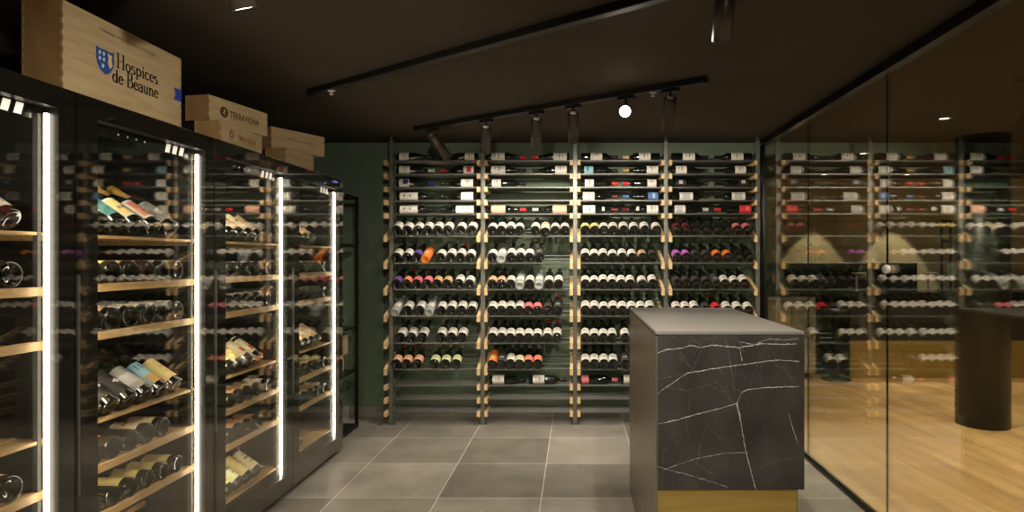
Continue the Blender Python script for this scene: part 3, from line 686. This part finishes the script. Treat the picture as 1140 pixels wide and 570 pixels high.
def crate_hospices(t, L_, H_):
    bm = bmesh.new()
    serif_text(bm, 'Hospices', 0.222, 0.132, 0.212, 0.050, fr3); serif_text(bm, 'de Beaune', 0.203, 0.079, 0.232, 0.050, fr3)
    o = obj('lettering', bm, M_ink, t); o['label'] = 'black serif lettering'
    text_obj('small_lettering', 'GRAND VIN DE BOURGOGNE', 0.0095, 0.27, 0.15, 0.232, fr3, M_ink2, t, 1.3)
    # shield
    bm = bmesh.new()
    cx, top, w_, h_ = 0.172, 0.176, 0.04, 0.085
    out = [(-1, 0), (-1, -0.45), (-0.85, -0.68), (-0.5, -0.88), (0, -1), (0.5, -0.88), (0.85, -0.68), (1, -0.45), (1, 0), (0.5, -0.05), (0, -0.02), (-0.5, -0.05)]
    poly(bm, [(0.0010, cx+a*w_, top+b*h_) for a, b in out])
    for (a, b, s) in ((-0.6, -0.2, 1), (-0.15, -0.2, 1), (-0.6, -0.42, 1), (-0.15, -0.42, 1), (-0.25, -0.68, 1.1)):
        poly(bm, [(0.0014, cx+(a+q*0.14*s)*w_, top+(b+p*0.07*s)*h_) for q, p in ((-1, -1), (0.2, -1.2), (1, 0), (0.5, 1), (-0.8, 1))], 1)
    poly(bm, [(0.0014, cx+a*w_, top+b*h_) for a, b in ((0.2, -0.12), (0.75, -0.16), (0.7, -0.3), (0.8, -0.55), (0.5, -0.72), (0.25, -0.5), (0.35, -0.3))], 2)
    o = obj('shield_emblem', bm, [M_blue, M_bluepale, mat('cream_print', srgb(200, 170, 130), 0.6)], t); o['label'] = 'blue shield emblem with pale charges'
    bm = bmesh.new()
    poly(bm, [(0.0012, L_-0.047, 0.147), (0.0012, L_+0.001, 0.147), (0.0012, L_+0.001, 0.100), (0.0012, L_-0.047, 0.100), (0.0012, L_-0.036, 0.123)])
    bx(bm, (-0.03, L_, 0.100), (0.0012, L_+0.001, 0.147))
    obj('ribbon', bm, M_ribbon, t)['label'] = 'dark blue ribbon seal'
make_crate('large pine wine crate with black Hospices de Beaune lettering and blue shield', (-1.576, 1.90, CZ), 0, 0.572, 0.125, 0.272, crate_hospices)
def logo(bm, u, v, r, mi, fx=0.001):
    ring = [(fx, u+r*math.cos(a), v+r*math.sin(a)) for a in [2*PI*i/28 for i in range(28)]]
    poly(bm, ring, mi)
def crate_terra(ink, u0, v0, cap, wid, lu, lv, lr):
    def f(t, L_, H_):
        bm = bmesh.new(); logo(bm, lu, lv, lr, 0)
        # bird-like curl inside the roundel
        q = lambda a, b: (0.0014, lu+a*lr, lv+b*lr)
        poly(bm, [q(-0.05, -0.6), q(0.12, -0.6), q(0.15, 0.1), q(0.45, 0.25), q(0.15, 0.62), q(-0.15, 0.3), q(-0.1, 0.0)], 1)
        poly(bm, [q(-0.5, -0.35), q(-0.1, -0.15), q(-0.12, -0.02), q(-0.5, -0.2)], 1)
        obj('round_emblem', bm, [ink, M_pine], t)['label'] = 'round dark printed emblem'
        text_obj('lettering', 'TERRAVIGNA', cap, wid, u0, v0, fr3, ink, t, 1.05, 0.0012)
        bm = bmesh.new(); bx(bm, (0.0006, u0, v0-0.008), (0.001, u0+wid, v0-0.0068)); obj('rule_line', bm, ink, t)
    return f
make_crate('lower TERRAVIGNA wine crate of pine, faded print, under the larger one', (-1.566, 2.73, CZ), 0, 0.36, 0.115, 0.085,
           crate_terra(M_inkfade, 0.135, 0.028, 0.020, 0.165, 0.085, 0.040, 0.021))
make_crate('upper TERRAVIGNA wine crate of pine with a dark round emblem', (-1.612, 2.72, CZ+0.0857), -math.atan2(0.072, 0.37), 0.377, 0.12, 0.112,
           crate_terra(M_ink2, 0.123, 0.038, 0.029, 0.192, 0.088, 0.054, 0.025))
def crate_script(u0, v0, wid, cap, ink):
    def f(t, L_, H_):
        bm = bmesh.new(); n = 120; rnd = random.Random(5); pts = []
        hs = [rnd.choice([0.5, 0.55, 1.2, 0.5, 0.9]) for _ in range(16)]
        for i in range(n+1):
            s = i/n; k = int(s*15.99); 
            if k in (6, 8): 
                if len(pts) > 1: ribbon(bm, pts, lambda *q: 0.0016, 0, fr3)
                pts = []; continue
            pts.append((u0+wid*s+0.003*math.sin(s*2*PI*16+0.8), v0+cap*0.5*hs[k]*(1+math.sin(s*2*PI*16))))
        ribbon(bm, pts, lambda *q: 0.0016, 0, fr3)
        obj('script_lettering', bm, ink, t)['label'] = 'faint brown script lettering'
    return f
make_crate('lower small pine crate with faint print, under the script crate', (-1.632, 3.48, CZ), -math.atan2(0.045, 0.27), 0.274, 0.125, 0.099,
           crate_script(0.07, 0.05, 0.15, 0.016, M_inkfade))
make_crate('upper pine crate with brown script, stacked nearest the wine rack', (-1.712, 3.48, CZ+0.0997), -math.atan2(0.17, 0.32), 0.362, 0.12, 0.12,
           crate_script(0.11, 0.062, 0.17, 0.017, M_ink2))

# ------------------------------------------------------------ black display frame in the corner
t = thing('display_frame', 'black metal display frame standing in the corner beyond the farthest cooler', 'shelf frame', (-2.33, 4.42, 0))
bm = bmesh.new()
for (x, y) in ((0, 0), (0, 0.34), (0.63, 0), (0.63, 0.34)):
    b_ = bmesh.new(); bx(b_, (x, y, 0.004), (x+0.022, y+0.022, 1.775)); obj('upright', b_, M_black, t)
bm.free()
for z in (0.004, 1.39, 1.755):
    b_ = bmesh.new()
    bx(b_, (0.022, 0, z), (0.63, 0.022, z+0.02)); bx(b_, (0.022, 0.34, z), (0.63, 0.362, z+0.02)); bx(b_, (0, 0.022, z), (0.022, 0.34, z+0.02)); bx(b_, (0.63, 0.022, z), (0.652, 0.34, z+0.02))
    obj('cross_frame', b_, M_black, t)
for z in (0.024, 0.44, 0.77):
    b_ = bmesh.new(); bx(b_, (0.0, 0.022, z), (0.652, 0.34, z+0.01)); obj('shelf', b_, M_black, t)
for k, (z, h, d) in enumerate(((0.4505, 0.13, 0.17), (0.5815, 0.15, 0.20))):
    c = thing('wine_crate', ['short pine crate in the black corner frame, under another', 'short pine crate in the black corner frame, topmost'][k], 'crate', (-1.93-0.0*k, 4.50, z), 0, 'short crates in the corner frame')
    b_ = bmesh.new(); bx(b_, (0, 0, 0), (d, 0.2, h), 0, 0.002); obj('case', b_, M_pine, c)
    b_ = bmesh.new(); bx(b_, (0.0, 0.0, h), (d, 0.2, h+0.0006)); obj('lid', b_, M_pine2, c)
bottle('bord', (-1.83, 4.56, 0.7805+0.0345), (0, 1, 0.0), (0, 0, 1), std_label('bord', 'w', 0.03, 0.12, 105), 'black', 'dark bottle with a white label lying in the black corner frame above two crates', 'bottle in the corner frame')

# ------------------------------------------------------------ island
IX0, IX1, IY0, IY1 = 0.304, 0.870, 2.355, 3.491
t = thing('island_counter', 'black marble island with grey top and brass plinth in front of the rack', 'counter', (IX0, IY0, 0))
W = IX1-IX0; D = IY1-IY0
b_ = bmesh.new(); bx(b_, (0, 0, 1.011), (W, D, 1.023), 0, 0.0012); obj('worktop', b_, M_top, t)
b_ = bmesh.new(); bx(b_, (0, 0.0, 0.0), (0.008, D, 1.005)); obj('side_panel', b_, M_bronze, t)['label'] = 'tall bronze-grey metal side panel'
b_ = bmesh.new(); bx(b_, (W-0.018, 0.0, 0.421), (W, D, 1.009)); obj('side_panel', b_, M_marble, t)['label'] = 'black marble side panel'
b_ = bmesh.new(); bx(b_, (0.012, 0.02, 0.06), (W-0.02, D-0.02, 1.005)); obj('core', b_, M_black, t)
b_ = bmesh.new(); bx(b_, (0.008, D-0.018, 0.421), (W-0.018, D, 1.009)); obj('back_panel', b_, M_marble, t)
b_ = bmesh.new(); bx(b_, (0.0085, 0.004, 0.0), (W-0.028, D-0.03, 0.419)); obj('plinth', b_, M_brass, t)['label'] = 'brass plinth'
b_ = bmesh.new(); bx(b_, (0.0085, 0.0, 0.421), (W-0.0185, 0.018, 1.009))
def zp(x, y): # zoom pixel of the marble front -> local u, v
    px = 680+x/2.375; py = 330+y/2.375; s = F/IY0
    return ((px-PX0)/s-IX0, EYE-(py-PY0)/s)
VE = [
 (0.0040, 1, [(122,150),(150,140),(185,138),(210,130),(240,135),(270,128),(300,132),(340,135),(400,125),(440,127),(490,126)]),
 (0.0022, 1, [(340,120),(380,127),(420,112),(460,115),(497,112)]),
 (0.0036, 1, [(200,203),(260,193),(320,184),(380,176),(440,168),(498,172)]), (0.0020, 2, [(122,218),(160,212),(200,203)]),
 (0.0026, 1, [(122,257),(150,238),(175,220),(200,205)]),
 (0.0032, 1, [(122,338),(180,325),(240,308),(300,293),(335,282)]), (0.0036, 1, [(345,255),(360,246),(400,242),(440,240),(497,238)]), (0.0020, 1, [(335,282),(345,255)]),
 (0.0020, 2, [(300,100),(310,140),(320,200),(332,280)]), (0.0034, 1, [(332,280),(345,340),(355,400),(370,460),(383,510)]), (0.0018, 1, [(334,280),(343,320),(350,370)]),
 (0.0018, 1, [(122,450),(200,470),(260,488),(310,505)]), (0.0018, 1, [(140,458),(220,430),(300,415),(355,412)]),
 (0.0022, 1, [(470,310),(480,345),(495,390)]), (0.0020, 1, [(340,130),(347,172)]), (0.0014, 2, [(385,455),(440,435),(498,425)]),
 (0.0014, 2, [(240,140),(225,175),(215,200)]), (0.0014, 2, [(280,100),(262,140)]), (0.0014, 2, [(455,185),(490,235)]), (0.0014, 2, [(225,440),(270,470),(300,490)]),
 (0.0014, 2, [(250,345),(235,400),(228,440)]), (0.0012, 2, [(130,235),(200,250),(290,225)]), (0.0012, 2, [(270,215),(310,260),(330,300)]), (0.0012, 2, [(150,100),(200,125),(260,110)]),
 (0.0012, 2, [(400,150),(380,200),(365,240)]), (0.0012, 2, [(180,160),(260,230),(330,285)]), (0.0012, 2, [(215,110),(260,150),(300,215)]), (0.0012, 2, [(420,110),(470,150),(498,190)])]
rnd = random.Random(3)
for q in range(34):
    hx, hy = rnd.uniform(130, 480), rnd.choice([rnd.uniform(100, 260), rnd.uniform(100, 500)]); an = rnd.choice([rnd.uniform(0.9, 2.2), rnd.uniform(0.3, 1.1)]); ll = rnd.uniform(25, 80)
    VE.append((rnd.uniform(0.0007, 0.0012), 2, [(hx, hy), (hx+ll*0.5*math.cos(an)+rnd.uniform(-4, 4), hy+ll*0.5*math.sin(an)), (hx+ll*math.cos(an), hy+ll*math.sin(an))]))
for (wd, mi, pl) in VE:
    pts = [zp(*p) for p in pl]; fine = []
    for (a, b), (c, d) in zip(pts, pts[1:]):
        n = max(2, int(math.hypot(c-a, d-b)/0.008))
        for k in range(n): fine.append((a+(c-a)*k/n+rnd.uniform(-1, 1)*0.0012, b+(d-b)*k/n+rnd.uniform(-1, 1)*0.0014))
    fine.append(pts[-1])
    fine = [(min(max(u, 0.010), W-0.020), min(max(v, 0.423), 1.006)) for u, v in fine]
    ribbon(b_, fine, lambda *q: wd*rnd.uniform(0.35, 1.15), mi, lambda u, v: (u, -0.0004, v))
obj('front_panel', b_, [M_marble, M_vein, M_vein2], t)['label'] = 'black marble front with white veins'

# ------------------------------------------------------------ ceiling tracks and spotlights
def track(name_label, p, q):
    p = Vector(p); q = Vector(q); d = q-p; L_ = d.length; a = math.atan2(d.y, d.x)
    t = thing('lighting_track', name_label, 'lighting track', (p.x, p.y, ZC), a, 'ceiling lighting tracks')
    b_ = bmesh.new(); bx(b_, (0.012, -0.018, -0.034), (L_-0.012, 0.018, 0.0), 0, 0.002); obj('rail', b_, M_track, t)
    for x in (0, L_-0.012):
        b_ = bmesh.new(); bx(b_, (x, -0.019, -0.035), (x+0.012, 0.019, 0.0)); obj('end_cap', b_, M_track, t)
    b_ = bmesh.new(); bx(b_, (0.02, -0.0195, -0.033), (L_-0.02, -0.018, -0.031)); obj('metal_lip', b_, M_rod, t)
    return t
T1a, T1b = (-1.503, 3.50), (1.30, 1.494)
T2a, T2b = (-1.163, 4.477), (0.687, 3.241)
T3a, T3b = (-1.25, 1.95), (0.90, 0.41)
track('long black ceiling track running diagonally from upper left to the top edge', T1a, T1b)
track('black ceiling track in front of the rack carrying six spotlights', T2a, T2b)
track('black ceiling track nearest the camera carrying the top left spotlight', T3a, T3b)
def clip(label, x, y):
    t = thing('track_clip', label, 'clip', (x, y, ZC-0.035), 0, 'small pale clips on the tracks')
    b_ = bmesh.new(); bx(b_, (-0.018, -0.006, -0.008), (0.018, 0.006, 0)); cyl(b_, (0, 0, -0.022), (0, 0, -0.008), 0.006, 10); lathe(b_, [(0, 0), (0.012, 0), (0.012, 0.003), (0, 0.003)], 12, Matrix.Translation((0, 0, -0.025)))
    obj('clip_body', b_, mat('pale_plastic', srgb(190, 188, 180), 0.4), t)
def on(a, b, px):   # point of the track seen at photo column px
    k = (px-PX0)/F; dx, dy = b[0]-a[0], b[1]-a[1]
    s = (k*a[1]-a[0])/(dx-k*dy); return a[0]+dx*s, a[1]+dy*s
x, y = on(T1a, T1b, 369); clip('small pale clip under the long diagonal track', x, y)
x, y = on(T2a, T2b, 727); clip('small pale clip beside the brightly glowing spotlight', x, y)
def spot(label, x, y, d, power, cone, aim=None, glow=False, drop=0.045, R=0.034, LN=0.20, group='black track spotlights', blend=0.7):
    d = Vector(d).normalized()
    t = thing('track_spotlight', label, 'spotlight', (x, y, ZC-0.035), 0, group)
    b_ = bmesh.new(); bx(b_, (-0.05, -0.014, -0.018), (0.05, 0.014, 0.0)); a_ = math.atan2(T2b[1]-T2a[1], T2b[0]-T2a[0]); bmesh.ops.rotate(b_, cent=(0, 0, 0), matrix=Matrix.Rotation(a_, 3, 'Z'), verts=b_.verts); obj('adapter', b_, M_track, t)
    piv = Vector((0, 0, -0.018-drop))
    b_ = bmesh.new(); cyl(b_, (0, 0, -0.018), piv, 0.008, 10); obj('stem', b_, M_track, t)
    top = piv - d*0.02
    b_ = bmesh.new()
    lathe(b_, [(0.0, 0.0), (R-0.004, 0.0), (R, 0.004), (R, LN), (R-0.003, LN), (R-0.003, LN-0.02), (R-0.006, LN-0.022), (R-0.006, LN-0.021), (0, LN-0.021)], 28, axis_mtx(top, d))
    obj('housing', b_, M_head, t)
    b_ = bmesh.new(); lathe(b_, [(0, 0), (R*0.62, 0), (R*0.62, 0.002), (0, 0.002)], 20, axis_mtx(top-d*0.0025, d)); obj('rear_cap', b_, M_lampdim, t)
    b_ = bmesh.new(); lathe(b_, [(0, 0), (R-0.0065, 0), (R-0.0065, 0.002), (0, 0.002)], 20, axis_mtx(top+d*(LN-(0.02 if not glow else 0.004)), d)); obj('lens', b_, M_lamp if glow else mat('lens_lit', (1, 1, 1, 1), 0.5, emit=(1, 0.9, 0.74, 1), estr=6), t)
    ld = bpy.data.lights.new('spot_lamp', 'SPOT'); ld.energy = power; ld.color = WARM; ld.spot_size = math.radians(cone); ld.spot_blend = blend; ld.shadow_soft_size = 0.022
    lo = bpy.data.objects.new('lamp', ld); C.objects.link(lo); lo.parent = t
    pos = top + d*(LN+0.006)
    dd = Vector(aim) - (pos+Vector((x, y, ZC-0.035))) if aim else d
    lo.matrix_local = axis_mtx(pos, -dd)
    return t
hd = [(482, (0.50, 0.30, -0.70), 'first', 'leaning right', (-1.15, 5.0, 0.75)), (541, (-0.12, 0.72, -0.70), 'second', '', (-0.75, 5.0, 0.75)), (597, (-0.07, 0.72, -0.70), 'third', '', (-0.30, 5.0, 0.75)),
      (638, (0.0, 0.72, -0.70), 'fourth', '', (0.25, 5.0, 0.75))]
for (px, d, o_, ex, aim), kp in zip(hd, (0.35, 0.6, 0.85, 1.1)):
    x, y = on(T2a, T2b, px)
    spot('%s black spotlight from the left on the rack track%s' % (o_, (', '+ex) if ex else ''), x, y, d, WALL_SPOT*kp, 120, aim)
x, y = on(T2a, T2b, 697)
spot('glowing spotlight on the rack track, facing the camera', x, y, (-0.12, -0.86, -0.22), ROOM_SPOT*0.5, 100, (0.3, 1.2, 0.3), True, 0.065, 0.037, 0.12)
x, y = on(T2a, T2b, 746)
spot('rightmost black spotlight of the rack track, hanging upright', x, y, (0, 0.70, -0.72), WALL_SPOT*1.3, 120, (1.0, 5.0, 0.75))
x, y = on(T1a, T1b, 808)
spot('black cylinder spotlight at the top edge, on the long diagonal track', x, y, (0.0, 0.45, -0.9), ROOM_SPOT, 95, (0.5, 2.9, 0), False, 0.03, 0.034, 0.16)
x, y = -1.0, 1.77
spot('white-rimmed spotlight at the top left, above the large crate', x, y, (0.18, 0.40, -0.90), ROOM_SPOT*0.7, 110, (-0.6, 2.6, 0.4), True, 0.05, 0.036, 0.15)
for k, (x, y, aim) in enumerate(((-0.30, 1.27, (-1.3, 2.9, 0.2)), (0.45, 0.73, (0.6, 2.6, 0.4)))):  # out-of-view heads added as fill for the island front and crates
    spot(['black spotlight on the nearest track above the camera', 'black spotlight at the right of the nearest track'][k], x, y, (0, 0.4, -0.9), ROOM_SPOT, 150 if k == 0 else 105, aim)

# ------------------------------------------------------------ the bar beyond the glass
t = thing('back_bar', 'dark back bar with black worktop and brass front along the beige wall', 'bar', (1.60, 6.72, 0))
b_ = bmesh.new(); bx(b_, (0.0, 0.0, 0.90), (3.95, 0.62, 0.935), 0, 0.003); obj('worktop', b_, M_blackgloss, t)
b_ = bmesh.new(); bx(b_, (0.02, 0.06, 0.0), (0.48, 0.60, 0.90)); bx(b_, (1.40, 0.06, 0), (3.92, 0.60, 0.90)); bx(b_, (1.02, 0.56, 0), (1.40, 0.60, 0.90)); obj('body', b_, mat('dark_bar_front', srgb(42, 36, 28), 0.5), t)
b_ = bmesh.new(); bx(b_, (1.39, 0.02, 0.0), (3.93, 0.06, 0.405)); obj('brass_cladding', b_, M_brass, t)['label'] = 'brass cladding on the lower front'
b_ = bmesh.new(); bx(b_, (1.60, YO-0.008, 0.936), (4.05, YO, 1.25)); struct('trim_4', b_, M_blackgloss, 'black splashback on the beige wall above the back bar', 'trim')
for k, x in enumerate((0.49, 0.755)):
    u = thing('steel_cabinet', ['left stainless steel undercounter unit beyond the glass', 'right stainless steel undercounter unit beyond the glass'][k], 'cabinet', (1.60+x, 6.74, 0), 0, 'stainless undercounter units')
    b_ = bmesh.new(); bx(b_, (0, 0.0, 0.05), (0.255, 0.58, 0.89)); obj('body', b_, M_steel, u)
    for q, (a, b) in enumerate(((0.07, 0.50), (0.52, 0.87))):
        b_ = bmesh.new(); bx(b_, (0.006, -0.018, a), (0.249, 0.0, b), 0, 0.003); dr = obj('drawer_front', b_, M_steel, u)
        b_ = bmesh.new(); bx(b_, (0.03, -0.032, b-0.03), (0.225, -0.018, b-0.018), 0, 0.002); obj('handle', b_, M_alu, dr)
for k, px in enumerate((955, 1035)):
    x = (px-PX0)*6.95/F
    u = thing('bar_tap', ['chrome bar tap on the left of the black worktop', 'chrome bar tap on the right of the black worktop'][k], 'tap', (x, 6.98, 0.935), 0, 'chrome taps on the back bar')
    b_ = bmesh.new(); cyl(b_, (0, 0, 0), (0, 0, 0.2), 0.011, 12); lathe(b_, [(0, 0), (0.025, 0), (0.025, 0.01), (0, 0.01)], 16); obj('column', b_, M_steel, u)
    b_ = bmesh.new(); cyl(b_, (0, 0, 0.2), (0.06, -0.1, 0.2), 0.009, 12); cyl(b_, (0.06, -0.1, 0.16), (0.06, -0.1, 0.207), 0.009, 12); obj('spout', b_, M_steel, u)
    b_ = bmesh.new(); cyl(b_, (-0.05, 0, 0.2), (0, 0, 0.2), 0.007, 10); obj('lever', b_, M_steel, u)
for k, (px, Y) in enumerate(((913, 7.08), (931, 6.66))):
    x = (px-PX0)*Y/F
    u = thing('bar_stool', ['black round pedestal stool beyond the glass, farther one', 'black round pedestal stool beyond the glass, nearer one'][k], 'stool', (x, Y, 0), 0, 'black pedestal stools')
    b_ = bmesh.new(); lathe(b_, [(0, 0), (0.15, 0), (0.15, 0.01), (0.05, 0.03), (0, 0.03)], 32); obj('base', b_, M_black, u)
    b_ = bmesh.new(); cyl(b_, (0, 0, 0.03), (0, 0, 0.70), 0.026, 16); obj('pole', b_, M_black, u)
    b_ = bmesh.new(); lathe(b_, [(0, 0.70), (0.12, 0.70), (0.145, 0.715), (0.15, 0.74), (0.135, 0.765), (0, 0.77)], 32); obj('seat', b_, M_black, u)
    b_ = bmesh.new(); lathe(b_, [(0.11, 0.28), (0.12, 0.27), (0.13, 0.28), (0.12, 0.29), (0.11, 0.28)], 24); cyl(b_, (-0.12, 0, 0.28), (0.12, 0, 0.28), 0.006, 8); obj('foot_ring', b_, M_black, u)
M_pillar = mat('dark_green_lacquer', srgb(19, 21, 14), 0.4)
b_ = bmesh.new(); lathe(b_, [(0, 0), (0.187, 0), (0.187, ZC), (0, ZC)], 56, Matrix.Translation((3.19, 4.855, 0)))
struct('wall_pillar', b_, M_pillar, 'round dark floor to ceiling pillar beyond the glass', 'pillar')
# black frame standing before the beige wall
t = thing('black_stand', 'slim black stand against the beige wall beside the dark pillar', 'stand', (4.12, 6.98, 0.936))
for x in (0, 0.10):
    b_ = bmesh.new(); bx(b_, (x, 0, 0.02), (x+0.02, 0.02, 0.8)); obj('upright', b_, M_black, t)
b_ = bmesh.new(); bx(b_, (-0.02, -0.03, 0), (0.14, 0.05, 0.02)); obj('base', b_, M_black, t)
for z in (0.3, 0.55, 0.78):
    b_ = bmesh.new(); bx(b_, (0.02, 0, z), (0.10, 0.02, z+0.02)); obj('cross_bar', b_, M_black, t)
def downlight(label, x, y, power, cone, blend):
    t = thing('ceiling_downlight', label, 'downlight', (x, y, ZC), 0, 'round downlights of the bar room')
    b_ = bmesh.new(); lathe(b_, [(0.032, 0.0), (0.045, 0.0), (0.045, -0.006), (0.032, -0.006), (0.032, 0.0)], 28); obj('trim_ring', b_, M_track, t)
    b_ = bmesh.new(); lathe(b_, [(0, -0.001), (0.031, -0.001), (0.031, -0.003), (0, -0.003)], 24); obj('lens', b_, mat('downlight_lens', (1, 1, 1, 1), 0.5, emit=(1, 0.86, 0.66, 1), estr=4), t)
    ld = bpy.data.lights.new('downlight_lamp', 'SPOT'); ld.energy = power; ld.color = BARWARM; ld.spot_size = math.radians(cone); ld.spot_blend = blend; ld.shadow_soft_size = 0.02
    lo = bpy.data.objects.new('lamp', ld); C.objects.link(lo); lo.parent = t; lo.location = (0, 0, -0.012)
downlight('left downlight throwing a cone of light on the beige wall', 2.81, YO-0.34, SCALLOP, 56, 0.12)
downlight('right downlight throwing a cone of light on the beige wall', 3.75, YO-0.34, SCALLOP, 56, 0.12)
for k, (x, y) in enumerate(((2.3, 2.6), (2.5, 4.2), (3.5, 3.4), (2.6, 5.6), (4.4, 5.4), (2.4, 0.9))):  # out-of-view downlights added to light the oak floor
    downlight('downlight %s over the oak floor beyond the glass' % ['nearest the glass door', 'near the glass wall', 'farther out', 'near the stools', 'near the brass cabinet', 'beside the camera'][k], x, y, BAR_SPOT, 130, 0.9)
print('bottles', NB)
